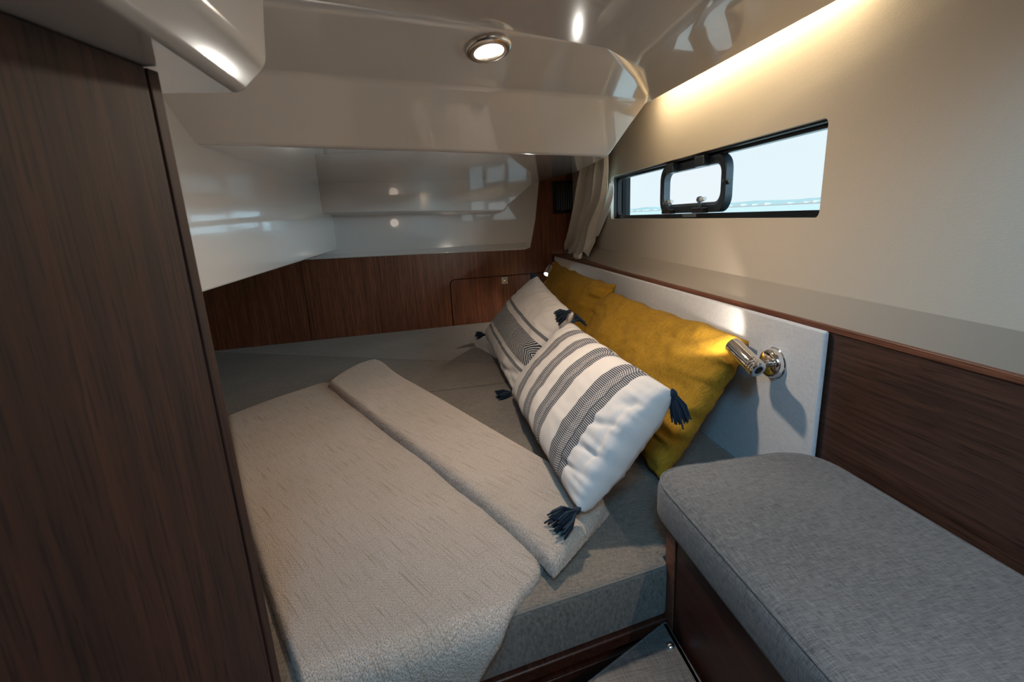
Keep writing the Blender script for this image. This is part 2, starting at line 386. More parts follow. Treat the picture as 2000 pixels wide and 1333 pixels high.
# fixed pane with the hole of the portlight
bm = bmesh.new(); O = [bm.verts.new((XG + .012, y, z)) for y, z in rrect(WY0 - .01, WY1 + .01, WZ0 - .01, WZ1 + .01, .012, 10)]
I = [bm.verts.new((XG + .012, y, z)) for y, z in pin]
for i in range(len(O)): bm.faces.new([O[i], O[(i + 1) % len(O)], I[(i + 1) % len(O)], I[i]])
frombm('fixed_pane', bm, 'window_glass', win)
hf = ring_prism('portlight_frame', [(XG - .008, y, z) for y, z in pout], [(XG - .008, y, z) for y, z in pin], (.022, 0, 0), 'hatch_frame', win, bevel=.0025)
ring_prism('inner_seal', [(XG - .004, y, z) for y, z in pin], [(XG - .004, y, z) for y, z in rrect(PY0 + .027, PY1 - .023, PZB + .026, PZT - .022, .026, 10)], (.020, 0, 0), 'frame_grey', hf)
bm = bmesh.new(); bm.faces.new([bm.verts.new((XG + .017, y, z)) for y, z in pin]); frombm('opening_pane', bm, 'hatch_glass', hf)
W_ = PY1 - PY0
for fy in (.27, .74):
    yc = PY0 + W_ * (1 - fy) if False else PY0 + W_ * fy
    h = boxo('hinge', (XG - .026, XG - .004, yc - .026, yc + .026, PZT - .024, PZT + .003), 'hatch_frame', win, .004)
    bm = bmesh.new(); tube(bm, [(XG - .018, yc - .030, PZT + .000), (XG - .018, yc + .024, PZT + .000)], .0065, 12); frombm('hinge_barrel', bm, 'black_plastic', h, smooth=True)
    bm = bmesh.new(); lathe(bm, [(0, .0042), (.001, .0042)], (XG - .018, yc - .0312, PZT + .000), (0, -1, 0), 16); frombm('hinge_pin', bm, 'chrome', h, smooth=True)
for fy in (.27, .78):
    yc = PY0 + W_ * fy
    c = boxo('catch', (XG - .026, XG - .004, yc - .030, yc + .030, PZB - .001, PZB + .013), 'black_plastic', win, .003)
    bm = bmesh.new(); tube(bm, [(XG - .015, yc, PZB + .012), (XG - .017, yc, PZB + .030)], .0045, 10); lathe(bm, [(-.004, .004), (-.002, .0085), (.005, .0085), (.008, .004)], (XG - .016, yc, PZB + .034), (0, 1, 0), 16)
    frombm('catch_knob', bm, 'frame_grey', c, smooth=True)
    bm = bmesh.new(); tube(bm, [(XG - .016, yc - .008, PZB + .034), (XG - .018, yc - .030, PZB + .035)], [.0065, .005], 10); frombm('catch_lever', bm, 'clear_handle', c, smooth=True)
bm = bmesh.new(); lathe(bm, [(0, .0035), (.002, .0035)], (XG - .008, PY0 + .008, (PZT + PZB) / 2 + .003), (-1, 0, 0), 14); frombm('frame_screw', bm, 'frame_grey', hf, smooth=True)
bm = bmesh.new(); lathe(bm, [(0, .006), (.010, .005)], (XG - .002, PY0 - .003, (PZT + PZB) / 2), (0, -1, 0), 14); frombm('frame_stud', bm, 'black_plastic', hf, smooth=True)
# maker's small print on the lower rubber: two rows of tiny grey strokes
bm = bmesh.new(); y0 = PY0 + W_ * .62
for row in (0, 1):
    y = y0 - row * .004
    while y > y0 - .085:
        l_ = random.uniform(.0018, .004); z = WZ0 + .0098 - row * .0042; box(bm, XG - .0008, XG, y - l_, y, z - .0012, z + .0012); y -= l_ + .0011
tag(frombm('maker_print', bm, 'print_grey', win), 'small pale lettering on the black frame')

lean(wr_); lean(win)
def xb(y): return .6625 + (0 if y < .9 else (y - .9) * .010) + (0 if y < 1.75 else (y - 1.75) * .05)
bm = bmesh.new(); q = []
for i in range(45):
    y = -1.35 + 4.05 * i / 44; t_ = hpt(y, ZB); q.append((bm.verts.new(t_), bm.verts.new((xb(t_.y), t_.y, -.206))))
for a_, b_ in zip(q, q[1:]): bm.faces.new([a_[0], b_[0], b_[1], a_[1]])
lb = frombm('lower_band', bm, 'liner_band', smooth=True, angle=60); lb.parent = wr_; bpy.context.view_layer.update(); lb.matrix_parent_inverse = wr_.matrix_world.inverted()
# ------------------------------------------------------------------ back wall, locker door
B0 = V((-1.04, 2.485, 0)); B1 = V((.297, 2.645, 0)); BD = (B1 - B0).normalized(); BN = V((BD.y, -BD.x, 0))   # BN faces the cabin
def bw(x, y, off=0): return onp(x, y, B0 + BN * off, BN)
def bwp(s, z, off=0): return B0 + BD * s + BN * off + V((0, 0, z))          # s metres along the wall
def sz(p): return (p - B0).dot(BD), p.z
Bback = struct(prism('wall_back', [bwp(-.5, -1.05, -.012), bwp(2.2, -1.05, -.012), bwp(2.2, .5, -.012), bwp(-.5, .5, -.012)], BN * -.02, 'dark_recess'))
tag(Bback, 'dark brown vertical-grained wooden wall behind the bunk', 'wall')
def wpanel(name, poly, par, off=0, mat='wood_back', t=.011): return prism(name, [bwp(s, z, off) for s, z in poly], BN * -t, mat, par, bevel=.0008, seg=1)
sa, _ = sz(bw(598, 590)); s_end = 2.05
sd, _ = sz(bw(882, 600)); dz0 = sz(bw(900, 546))[1]; dz1 = sz(bw(1040, 533))[1]
G = .0016
wpanel('panel', [(-.45, -.75), (sa - G, -.75), (sa - G, .45), (-.45, .45)], Bback)
zt = (dz0 + dz1) / 2
corner = [(sd - G, -.75), (sd - G, zt - .03)] + [(sd - G + .03 - .03 * math.cos(t), zt - .03 + .03 * math.sin(t)) for t in (math.pi / 8, math.pi / 4, 3 * math.pi / 8)] + [(sd + .03, zt), (s_end, zt)]
wpanel('panel', [(sa + G, -.75)] + corner[:1] + corner[1:] + [(s_end, .45), (sa + G, .45)], Bback)
g2 = .0032
dcorn = [(sd + g2, -.75), (sd + g2, zt - .03 - g2 * .3)] + [(sd + g2 + .027 - .027 * math.cos(t), zt - .033 + .03 * math.sin(t)) for t in (math.pi / 8, math.pi / 4, 3 * math.pi / 8)] + [(sd + .032, zt - g2), (s_end, zt - g2), (s_end, -.75)]
ld = wpanel('locker_door', dcorn, Bback, .0004)
lc = bw(985, 548)
s0, z0 = sz(lc)
lt = prism('push_lock', [bwp(s0 + q * .017, z0 + r_ * .018, 0) for q, r_ in ((-1, -1), (1, -1), (1, 1), (-1, 1))], BN * .007, 'white_plastic', None, bevel=.002)
tag(lt, 'small square white push lock on the wooden locker door', 'lock')
bm = bmesh.new(); c = bwp(s0, z0, .0072)
tube(bm, [c + BD * (.0095 * math.cos(t)) + V((0, 0, .0095 * math.sin(t))) for t in [math.radians(q) for q in range(-120, 150, 18)]], .0016, 6)
frombm('lock_ring', bm, 'latch_grey', lt, smooth=True)
bm = bmesh.new(); lathe(bm, [(0, .005), (.002, .0045)], c, BN, 18); frombm('lock_button', bm, 'chrome', lt, smooth=True)

# air vent
va = bw(1078, 354); vb = bw(1079, 418); s0, zt_ = sz(va); zb_ = vb.z; s1 = s0 + .15
vent = prism('air_vent', [bwp(s, z, .0002) for s, z in ((s0, zb_), (s1, zb_), (s1, zt_), (s0, zt_))], BN * .002, 'dark_recess', None)
tag(vent, 'black louvred air vent on the wooden wall beside the curtain', 'air vent')
def vr(b): return [bwp(s, z, .0024) for s, z in b]
ring_prism('vent_frame', vr([(s0, zb_), (s1, zb_), (s1, zt_), (s0, zt_)]), vr([(s0 + .017, zb_ + .017), (s1 - .017, zb_ + .017), (s1 - .017, zt_ - .017), (s0 + .017, zt_ - .017)]), BN * .008, 'black_plastic', vent, bevel=.0015)
for i in range(9):
    s = s0 + .024 + i * (s1 - s0 - .046) / 8
    prism('louvre', [bwp(s - .002, zb_ + .018, .003), bwp(s + .004, zb_ + .018, .0075), bwp(s + .004, zt_ - .018, .0075), bwp(s - .002, zt_ - .018, .003)], BN * .0012, 'black_plastic', vent)

# ------------------------------------------------------------------ left box (engine casing), ceiling, beam, soffit
bx = boxo('casing', (-1.30, -.45, .63, 2.56, -.116, .42), 'gelcoat', None, .006, 3); bx.name = 'ceiling_casing'
struct(bx); tag(bx, 'white glossy moulded casing hanging over the left side of the bunk', 'casing')
cl = prism('ceiling', [(x, .12, z) for x, z in ((-1.3, CZ), (.5575, CZ), (.6515, .300), (.6545, .306), (.600, CZ + .022), (-1.3, CZ + .022))], (0, 1.40, 0), 'gelcoat', None, bevel=.0025, seg=3)
boxo('rear_panel', (.45, .6515, -1.4, .119, CZ, CZ + .022), 'gelcoat', cl, .003, 2); boxo('rear_panel', (-1.3, -.70, -1.4, .119, CZ, CZ + .022), 'gelcoat', cl, .003, 2)
struct(cl); tag(cl, 'glossy white moulded ceiling panel reflecting the window', 'ceiling')
deck = boxo('deck', (-1.3, .78, .12, 2.9, .42, .46), 'dark_recess', cl, 0); boxo('deck', (.45, .78, -1.4, .12, .42, .46), 'dark_recess', cl, 0); boxo('deck', (-1.3, -.70, -1.4, .12, .42, .46), 'dark_recess', cl, 0)
b1 = at(516, 140, 2, .280); b5 = at(1268, 197, 2, .2985); c2 = at(1190, 306, 2, .174); a1 = at(515, 3, 2, CZ - .001); a2_ = at(1060, 70, 2, CZ - .001)
n1 = (a2_ - b1).cross(b5 - b1); n2 = (b5 - b1).cross(c2 - b1)
c1 = onp(370, 281, b1, n2)
d1 = V((-.45, 2.32, .181)); n3 = (c2 - c1).cross(d1 - c1)
P1 = lambda x, y: onp(x, y, b1, n1)
P2 = lambda x, y: onp(x, y, b1, n2)
P3 = lambda x, y: onp(x, y, c1, n3)
def ext(p, q, x): return p + (q - p) * ((x - p.x) / (q.x - p.x))
b0 = ext(b1, b5, -1.2); c0 = ext(c1, c2, -1.2)
a1 = P1(515, 3); a2 = P1(1060, 70); print('beam', a1, a2, P1(1190, 88), P1(1246, 150), n1.normalized())
a0 = V((-1.2, a1.y + (a1.x + 1.2) * -((a2.y - a1.y) / (a2.x - a1.x)), CZ + .001))
a3 = P1(1190, 88); a4 = P1(1246, 150); a5 = P1(1267, 185)
e1 = P3(1130, 335); d2 = bw(1050, 357, .004); e0 = V((-1.2, 2.3, .18))
bm = bmesh.new()
cp = lambda p: V(p)
low = dict(a0=a0, a1=a1, a2=a2, a3=a3, a4=a4, a5=a5, b5=b5, b1=b1, b0=b0, c0=c0, c1=c1, c2=c2, e1=e1, d2=d2, d1=d1, e0=e0)
vv = {k: bm.verts.new(p) for k, p in low.items()}
def F_(*ks): bm.faces.new([vv[k] for k in ks])
F_('a0', 'a1', 'b1', 'b0'); F_('a1', 'a2', 'a3', 'a4', 'a5', 'b5', 'b1')
F_('b0', 'b1', 'c1', 'c0'); F_('b1', 'b5', 'c2', 'c1')
F_('c0', 'c1', 'd1', 'e0'); F_('c1', 'c2', 'e1', 'd2', 'd1')
up = ['a0', 'a1', 'a2', 'a3', 'a4', 'a5', 'b5', 'c2', 'e1', 'd2', 'd1', 'e0']
uu = {k: bm.verts.new((low[k].x, low[k].y, .40)) for k in up}
for i in range(len(up) - 1): bm.faces.new([vv[up[i]], uu[up[i]], uu[up[i + 1]], vv[up[i + 1]]])
bm.faces.new([uu[k] for k in up])
bmesh.ops.recalc_face_normals(bm, faces=bm.faces[:])
beam = frombm('ceiling_beam', bm, 'gelcoat', None, bevel=.012, seg=4, angle=4)
struct(beam); tag(beam, 'broad glossy white ceiling beam above the bunk holding the round light', 'ceiling beam')

# moulded white panel on the back wall, with its stepped shelf
pl = empty('moulded_wall_panel', bwp(1.0, 0, 0)); struct(pl); tag(pl, 'white moulded panel with a stepped lower edge on the wooden wall', 'wall panel')
pts = [sz(bw(x, y, .01)) for x, y in ((560, 510), (600, 508), (1025, 488), (1036, 484), (1046, 430), (1053, 356), (1055, 300), (560, 300))]
prism('face_panel', [bwp(s, z, .0105) for s, z in pts], BN * -.010, 'gelcoat', pl, bevel=.004, seg=3)
lip = [sz(bw(x, y, .03)) for x, y in ((600, 500), (1028, 474), (1034, 485), (600, 508))]
prism('bottom_lip', [bwp(lip[0][0], lip[0][1], .011), bwp(lip[1][0], lip[1][1], .011), bwp(lip[2][0], lip[2][1], .024), bwp(lip[3][0], lip[3][1], .024)], BN * -.012, 'gelcoat', pl, bevel=.003, seg=3)
O1 = .235
q = [bw(612, 357, O1), bw(1040, 360, O1), bw(992, 403, O1), bw(985, 413, O1), bw(620, 413, O1)]
ztop = .185; L0 = bwp(sz(q[0])[0] - .2, ztop, O1); L1 = bwp(sz(q[0])[0] - .2, q[4].z, O1)
bm = bmesh.new()
fr = [L0, V((q[1].x, q[1].y, ztop)), q[1], q[2], q[3], L1]
bk = [bwp(sz(L0)[0], ztop, .008), bwp(sz(q[1])[0] + .02, ztop, .008), bwp(sz(q[1])[0] + .02, q[1].z, .008), bwp(sz(q[2])[0] + .02, q[2].z, .008), bwp(sz(q[3])[0] + .02, q[3].z - .01, .008), bwp(sz(L1)[0], q[4].z - .01, .008)]
A = [bm.verts.new(p) for p in fr]; B = [bm.verts.new(p) for p in bk]
bm.faces.new(A); bm.faces.new(B[::-1])
for i in range(6): bm.faces.new([A[i], B[i], B[(i + 1) % 6], A[(i + 1) % 6]])
frombm('stepped_shelf', bm, 'gelcoat', pl, bevel=.008, seg=3)

# soffit over the partition
xs = [(-.66, .135), (-.175, .135), (-.153, .166), (-.144, .35), (-.66, .35)]
ye = [.587, .588, .610, .65, .65]
bm = bmesh.new(); A = [bm.verts.new((x, .0, z)) for x, z in xs]; B = [bm.verts.new((x, y, z)) for (x, z), y in zip(xs, ye)]
bm.faces.new(A); bm.faces.new(B[::-1])
for i in range(5): bm.faces.new([A[i], B[i], B[(i + 1) % 5], A[(i + 1) % 5]])
so = frombm('ceiling_soffit', bm, 'gelcoat', None, bevel=.008, seg=4, angle=10); struct(so); tag(so, 'white glossy soffit with a bevelled edge over the wooden partition', 'soffit')

# downlight in the beam
dl = P1(953, 90); dn = -n1.normalized() if n1.z > 0 else n1.normalized()
ax = dn if dn.z < 0 else -dn
down = empty('ceiling_downlight', dl); tag(down, 'round chrome-rimmed ceiling downlight glowing warm in the white beam', 'ceiling light')
bm = bmesh.new(); lathe(bm, [(-.004, .044), (.002, .046), (.007, .0455), (.011, .042), (.0125, .036), (.012, .0295), (.0085, .0285)], dl, ax, 56, cap=False); frombm('rim', bm, 'satin_steel', down, smooth=True, angle=50)
bm = bmesh.new(); lathe(bm, [(.0075, .0287), (.0082, .0287)], dl, ax, 48); frombm('diffuser', bm, 'warm_diffuser', down)
light('downlight_glow', 'SPOT', dl + ax * .014, dl + ax, 20.0, (1.0, .84, .66), spot_size=math.radians(170), spot_blend=.8, shadow_soft_size=.026)

# cove light strip above the ceiling edge
cove = boxo('cove_light_strip', (.634, .650, .45, 1.50, .354, .360), 'white_plastic', None, .001); struct(cove); tag(cove, 'hidden light strip behind the ceiling edge washing the cream wall', 'light strip')
cg = light('cove_glow', 'AREA', (.645, 1.12, .351), (.658, 1.10, .20), 2.1, (1.0, .80, .50), shape='RECTANGLE', size=.010, size_y=.80); cg.rotation_euler = (0, -.5, 0)

# ------------------------------------------------------------------ partition on the left
pd = V((-.204, -.979, 0)).normalized(); pe = V((-.2135, .5, 0)); pn = V((-pd.y, pd.x, 0)); pn = -pn if pn.x > 0 else pn   # pn points away from the cabin
wl = empty('wall_left', pe + V((0, 0, -1.0))); struct(wl); tag(wl, 'dark wooden partition rising close beside the bunk', 'wall')
def plank(name, s0, s1, off, t, mat, z0=-1.0, z1=.133, bev=.001):
    p = [pe + pd * s0 + pn * off, pe + pd * s1 + pn * off, pe + pd * s1 + pn * (off + t), pe + pd * s0 + pn * (off + t)]
    return prism(name, [V((a_.x, a_.y, z0)) for a_ in p], (0, 0, z1 - z0), mat, wl, bevel=bev)
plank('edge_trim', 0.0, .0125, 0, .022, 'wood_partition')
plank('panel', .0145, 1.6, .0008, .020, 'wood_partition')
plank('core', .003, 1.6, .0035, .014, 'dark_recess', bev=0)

# ------------------------------------------------------------------ floor and unseen hull parts
fl = boxo('floor', (-1.4, .78, -1.5, 2.9, -1.06, -1.0), 'floor_dark', None, 0); struct(fl); tag(fl, 'dark cabin floor in deep shade beside the bunk', 'floor')
far = boxo('wall_far_left', (-1.32, -1.30, -1.5, 2.9, -1.0, .46), 'wood_back', None, 0); struct(far); tag(far, 'hull side behind the left casing', 'wall')

fw = boxo('wall_front', (-1.32, .78, -1.52, -1.42, -1.0, .46), 'wood_back', None, 0); struct(fw); tag(fw, 'cabin bulkhead behind the photographer', 'wall')
# ------------------------------------------------------------------ ledge, side panel, headboard
cap = prism('trim_1', [(.6555, -1.3, -.2150)] + [(xb(y) + .004, y, -.2150) for y in (-1.3, .9, 1.4, 1.75, 2.2, 2.66)] + [(.6555, 2.66, -.2150)], (0, 0, .0105), 'wood_cap', None, bevel=.0015); struct(cap); tag(cap, 'narrow reddish wooden ledge above the headboard', 'ledge')
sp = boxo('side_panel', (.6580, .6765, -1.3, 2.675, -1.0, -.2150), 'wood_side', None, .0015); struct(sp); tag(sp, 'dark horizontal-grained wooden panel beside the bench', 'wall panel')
hb = boxo('headboard', (.6440, .6550, .713, 2.572, -.66, -.2125), 'headboard_cloth', None, .005, 3)
tag(hb, 'long pale grey fabric-covered headboard along the hull side', 'headboard')

# ------------------------------------------------------------------ bunk: base and two mattress cushions
E1 = at(1026, 1195, 2, ZM); E2 = at(1305, 1102, 2, ZM)
sl_ = (E2.y - E1.y) / (E2.x - E1.x)
fy = lambda x: E1.y + (x - E1.x) * sl_
NB = V((sl_, -1, 0)).normalized()                        # outward from the bunk front
def wally(x): return B0.y + (x + 1.04) * (B1.y - B0.y) / (B1.x - B0.x)
SE = lambda x: at(918, 754.5, 2, ZM).y + (x - at(918, 754.5, 2, ZM).x) * .062
bmX = .334; bY = .642
near = [V((-1.1, fy(-1.1))), V((bmX, fy(bmX))), V((bmX, bY + .012)), V((.6425, bY + .012)), V((.6425, SE(.648) - .001)), V((-1.1, SE(-1.1) - .001))]
m1 = cushion('mattress_cushion', round_poly(near, [.02, .012, .004, .01, .012, .012], 5), ZM - .098, ZM, .012, 'mattress_cloth', crown=.0, pipe='mattress_piping', pipe_r=.0016)
tag(m1, 'near grey bunk mattress cushion under the cream blanket', 'mattress')
farp = [V((-1.1, SE(-1.1) + .001)), V((.6425, SE(.648) + .001)), V((.6425, wally(.648) - .004)), V((-1.1, wally(-1.1) - .004))]
m2 = cushion('mattress_cushion', round_poly(farp, .012, 5), ZM - .098, ZM, .012, 'mattress_cloth', crown=.0, pipe='mattress_piping', pipe_r=.0012)
tag(m2, 'far grey bunk mattress cushion against the wooden back wall', 'mattress')
bb = empty('bunk_base', (0, 1.5, -1.0)); tag(bb, 'dark wooden bunk base with a reddish front rail under the mattress', 'bunk base')
ra = V((-1.1, fy(-1.1), 0)) + NB * .006; rb_ = V((bmX - .001, fy(bmX), 0)) + NB * .006
prism('front_rail', [V((p.x, p.y, ZM - .1225)) for p in (ra, rb_, rb_ - NB * .03, ra - NB * .03)], (0, 0, .023), 'wood_base', bb, bevel=.004, seg=3)
prism('lower_rail', [V((p.x, p.y, -.76)) for p in (ra - NB * .012, rb_ - NB * .012, rb_ - NB * .03, ra - NB * .03)], (0, 0, .06), 'wood_base', bb, bevel=.002)
prism('front_panel', [V((p.x, p.y, -1.0)) for p in (ra - NB * .04, rb_ - NB * .04, rb_ - NB * .055, ra - NB * .055)], (0, 0, .345), 'wood_base', bb)
prism('slat_board', [V((-1.1, fy(-1.1) + .03, ZM - .116)), V((bmX, fy(bmX) + .03, ZM - .116)), V((.6425, .66, ZM - .116)), V((.6425, 2.55, ZM - .116)), V((-1.1, 2.44, ZM - .116))], (0, 0, .017), 'wood_base', bb)

# ------------------------------------------------------------------ bench
be = empty('bench_locker', (.5, .2, -1.0)); tag(be, 'dark wooden bench locker under the grey seat cushion', 'bench')
boxo('side_board', (.335, .350, -1.2, bY, -1.0, -.492), 'wood_base', be, .0015)
boxo('end_board', (.350, .6430, bY - .016, bY, -1.0, -.492), 'wood_base', be, .0015)
boxo('top_board', (.350, .6570, -1.2, bY - .016, -.506, -.492), 'wood_base', be, .001)
boxo('corner_post', (.3325, .3345, bY - .030, bY - .001, -1.0, -.494), 'wood_cap', be, .0005)
bo = round_poly([V((.322, -1.15)), V((.326, .712)), V((.640, .716)), V((.640, -1.15))], [.02, .075, .085, .02], 10)
bc = cushion('bench_cushion', bo, -.491, -.420, .022, 'bench_cloth', crown=.004, pipe='bench_cloth', pipe_r=.002)
tag(bc, 'thick grey woven bench cushion with rounded corners in the right foreground', 'seat cushion')

# step panel at lower right
st = [at(1312, 1212, 2, -.655), at(1140, 1340, 2, -.655)]
dv = st[1] - st[0]; far_l = st[0] + dv * 1.35
so_ = [V((.3285, .622)), V((st[0].x - .012, st[0].y - .0)), V((far_l.x, far_l.y)), V((far_l.x - .02, -.2)), V((.3285, -.2))]
stp = cushion('step_lid', round_poly(so_, [.006, .012, .02, .02, .02], 6), -.672, -.655, .006, 'step_cloth', crown=.0, pipe='step_cloth', pipe_r=.002)
tag(stp, 'glossy grey covered step lid with a metal stud beside the bench', 'step')
pst = at(1309, 1262, 2, -.655)
bm = bmesh.new(); lathe(bm, [(0, .0062), (.0015, .006), (.0035, .004), (.0042, .001)], pst, (0, 0, 1), 20); frombm('snap_stud', bm, 'chrome', stp, smooth=True)
bm = bmesh.new(); box(bm, .12, .32, -.15, .50, -1.0, -.672); frombm('step_box', bm, 'floor_dark', stp)

# ------------------------------------------------------------------ blanket
TOPB = ZM + .020
EL = V((E1.x, E1.y)); ED = V((E2.x - E1.x, E2.y - E1.y)).normalized(); EN = V((ED.y, -ED.x))      # EN points off the bunk
def unroll(x, y, ztop):
    p = at(x, y, 2, ztop); d = (V((p.x, p.y)) - EL).dot(EN)
    if d <= -.0: return V((p.x, p.y))
    q_ = onp(x, y, V((E1.x, E1.y, ztop)) + V((EN.x, EN.y, 0)) * .012, V((EN.x, EN.y, 0))); drop = ztop - q_.z
    s = (V((q_.x, q_.y)) - EL).dot(ED); return EL + ED * s + EN * drop
def roll(p, z, rad=.024, lift=0):
    """lay an unrolled 2D point on the bunk; beyond the front edge it bends down"""
    d = (p - EL).dot(EN); s = (p - EL).dot(ED); start = -rad * .55; R_ = rad + lift
    if d <= start: q_ = p; return V((q_.x, q_.y, z + lift)), V((0, 0, 1))
    th = (d - start) / rad
    base = EL + ED * s + EN * start; e3 = V((EN.x, EN.y, 0))
    if th < math.pi / 2:
        o3 = V((base.x, base.y, z - rad)); n_ = e3 * math.sin(th) + V((0, 0, math.cos(th))); return o3 + n_ * R_, n_
    o3 = V((base.x, base.y, z - rad)) - V((0, 0, (th - math.pi / 2) * rad)); return o3 + e3 * R_, e3
def resample(pts, n):
    L_ = [0]
    for a_, b_ in zip(pts, pts[1:]): L_.append(L_[-1] + (b_ - a_).length)
    o = []; k = 0
    for i in range(n + 1):
        t = L_[-1] * i / n
        while k < len(pts) - 2 and L_[k + 1] < t: k += 1
        f_ = (t - L_[k]) / max(L_[k + 1] - L_[k], 1e-9); o.append(pts[k].lerp(pts[k + 1], min(max(f_, 0), 1)))
    return o
def smooth_line(pts, it=2):
    for _ in range(it):
        q_ = [pts[0]]
        for a_, b_ in zip(pts, pts[1:]): q_ += [a_.lerp(b_, .25), a_.lerp(b_, .75)]
        pts = q_ + [pts[-1]]
    return pts
def slab(name, top_, bot_, left_, right_, zbase, thick, mat, parent=None, nu=90, nv=140, er=.02, amp=.002, seed=0, rise=None, floor_gap=.001):
    """Coons patch (top: far edge, bottom: near edge, left/right running far to near), with soft rounded borders"""
    T = resample(smooth_line(top_), nu); B_ = resample(smooth_line(bot_), nu); Lf = resample(smooth_line(left_), nv); Rt = resample(smooth_line(right_), nv)
    bm = bmesh.new(); uvl = bm.loops.layers.uv.new('UVMap'); g = []; gb = []; W2d = {}
    for j in range(nv + 1):
        row = []; rb2 = []; v = j / nv
        for i in range(nu + 1):
            u = i / nu
            p = T[i] * (1 - v) + B_[i] * v + Lf[j] * (1 - u) + Rt[j] * u - (T[0] * (1 - u) * (1 - v) + T[-1] * u * (1 - v) + B_[0] * (1 - u) * v + B_[-1] * u * v)
            wdt = (Rt[j] - Lf[j]).length; hgt = (B_[i] - T[i]).length
            d = min(u * wdt, (1 - u) * wdt, v * hgt, (1 - v) * hgt); e = min(d / er, 1.0); pr = math.sqrt(max(0, 1 - (1 - e) ** 2))
            if d < .012: jt = (1 - d / .012) * .0022; p = p + V((noise.noise(V((p.x * 160, p.y * 160, seed))), noise.noise(V((p.x * 160, p.y * 160, seed + 9))))) * jt * .8
            nz = noise.noise(V((p.x * 7 + seed, p.y * 7, 0))) * amp * 1.6 + noise.noise(V((p.x * 26, p.y * 26, seed))) * amp * .5
            extra = rise(u, v) if rise else 0
            lift = thick * pr + (nz * min(1, d / .03)) + extra
            co_, _n = roll(p, zbase, lift=max(lift, 0) + floor_gap); row.append(bm.verts.new(co_)); W2d[row[-1]] = p
            cb, _n = roll(p, zbase, lift=extra + .0005); rb2.append(bm.verts.new(cb)); W2d[rb2[-1]] = p
        g.append(row); gb.append(rb2)
    for j in range(nv):
        for i in range(nu):
            bm.faces.new([g[j][i], g[j + 1][i], g[j + 1][i + 1], g[j][i + 1]]); bm.faces.new([gb[j][i], gb[j][i + 1], gb[j + 1][i + 1], gb[j + 1][i]])
    for j in range(nv):
        bm.faces.new([g[j][0], gb[j][0], gb[j + 1][0], g[j + 1][0]]); bm.faces.new([g[j][nu], g[j + 1][nu], gb[j + 1][nu], gb[j][nu]])
    for i in range(nu):
        bm.faces.new([g[0][i], g[0][i + 1], gb[0][i + 1], gb[0][i]]); bm.faces.new([g[nv][i], gb[nv][i], gb[nv][i + 1], g[nv][i + 1]])
    dirv = V((.645, -1.0)).normalized(); pv = V((dirv.y, -dirv.x))
    for f in bm.faces:
        for l in f.loops: q_ = W2d[l.vert]; l[uvl].uv = (q_.dot(pv), q_.dot(dirv))
    return frombm(name, bm, mat, parent, smooth=True, angle=70)
U = lambda pts, z: [unroll(x, y, z) for x, y in pts]
zt1 = ZM + .018
bl = slab('blanket', U([(440, 810), (520, 780), (590, 757), (640, 741), (668, 752)], zt1),
          U([(588, 1345), (700, 1400), (800, 1420), (888, 1392)], zt1),
          U([(440, 810), (455, 900), (474, 1000), (500, 1085), (530, 1180), (560, 1262), (588, 1345)], zt1),
          U([(668, 752), (735, 800), (800, 850), (870, 900), (965, 975), (1060, 1060), (1062, 1112), (1004, 1190), (940, 1290), (888, 1392)], zt1),
          ZM, .016, 'blanket_wool', er=.016, amp=.0022, seed=1)
tag(bl, 'cream woven throw blanket with slubs folded across the grey mattress', 'blanket')
zt2 = ZM + .040
strip = slab('folded_edge', U([(640, 745), (672, 722), (705, 706), (735, 700)], zt2),
             U([(1080, 1105), (1120, 1062), (1155, 1020), (1186, 974)], zt2),
             U([(640, 745), (702, 793), (766, 841), (839, 895), (937, 972), (1035, 1055), (1080, 1105)], zt2),
             U([(735, 700), (752, 706), (775, 727), (840, 762), (905, 800), (1000, 855), (1095, 910), (1140, 938), (1186, 974)], zt2),
             ZM, .026, 'blanket_wool', bl, nu=60, er=.017, amp=.002, seed=5, rise=lambda u, v: .0150)
strip2 = slab('under_fold', U([(668, 745), (700, 722), (722, 708), (738, 704)], ZM + .014),
              U([(1072, 1112), (1118, 1075), (1160, 1030), (1191, 992)], ZM + .014),
              U([(668, 745), (702, 793), (766, 841), (839, 895), (937, 972), (1035, 1055), (1072, 1112)], ZM + .014),
              U([(738, 704), (775, 732), (840, 767), (905, 806), (1000, 861), (1095, 917), (1140, 948), (1191, 992)], ZM + .014),
              ZM, .014, 'blanket_wool', bl, nu=40, er=.012, amp=.001, seed=9)

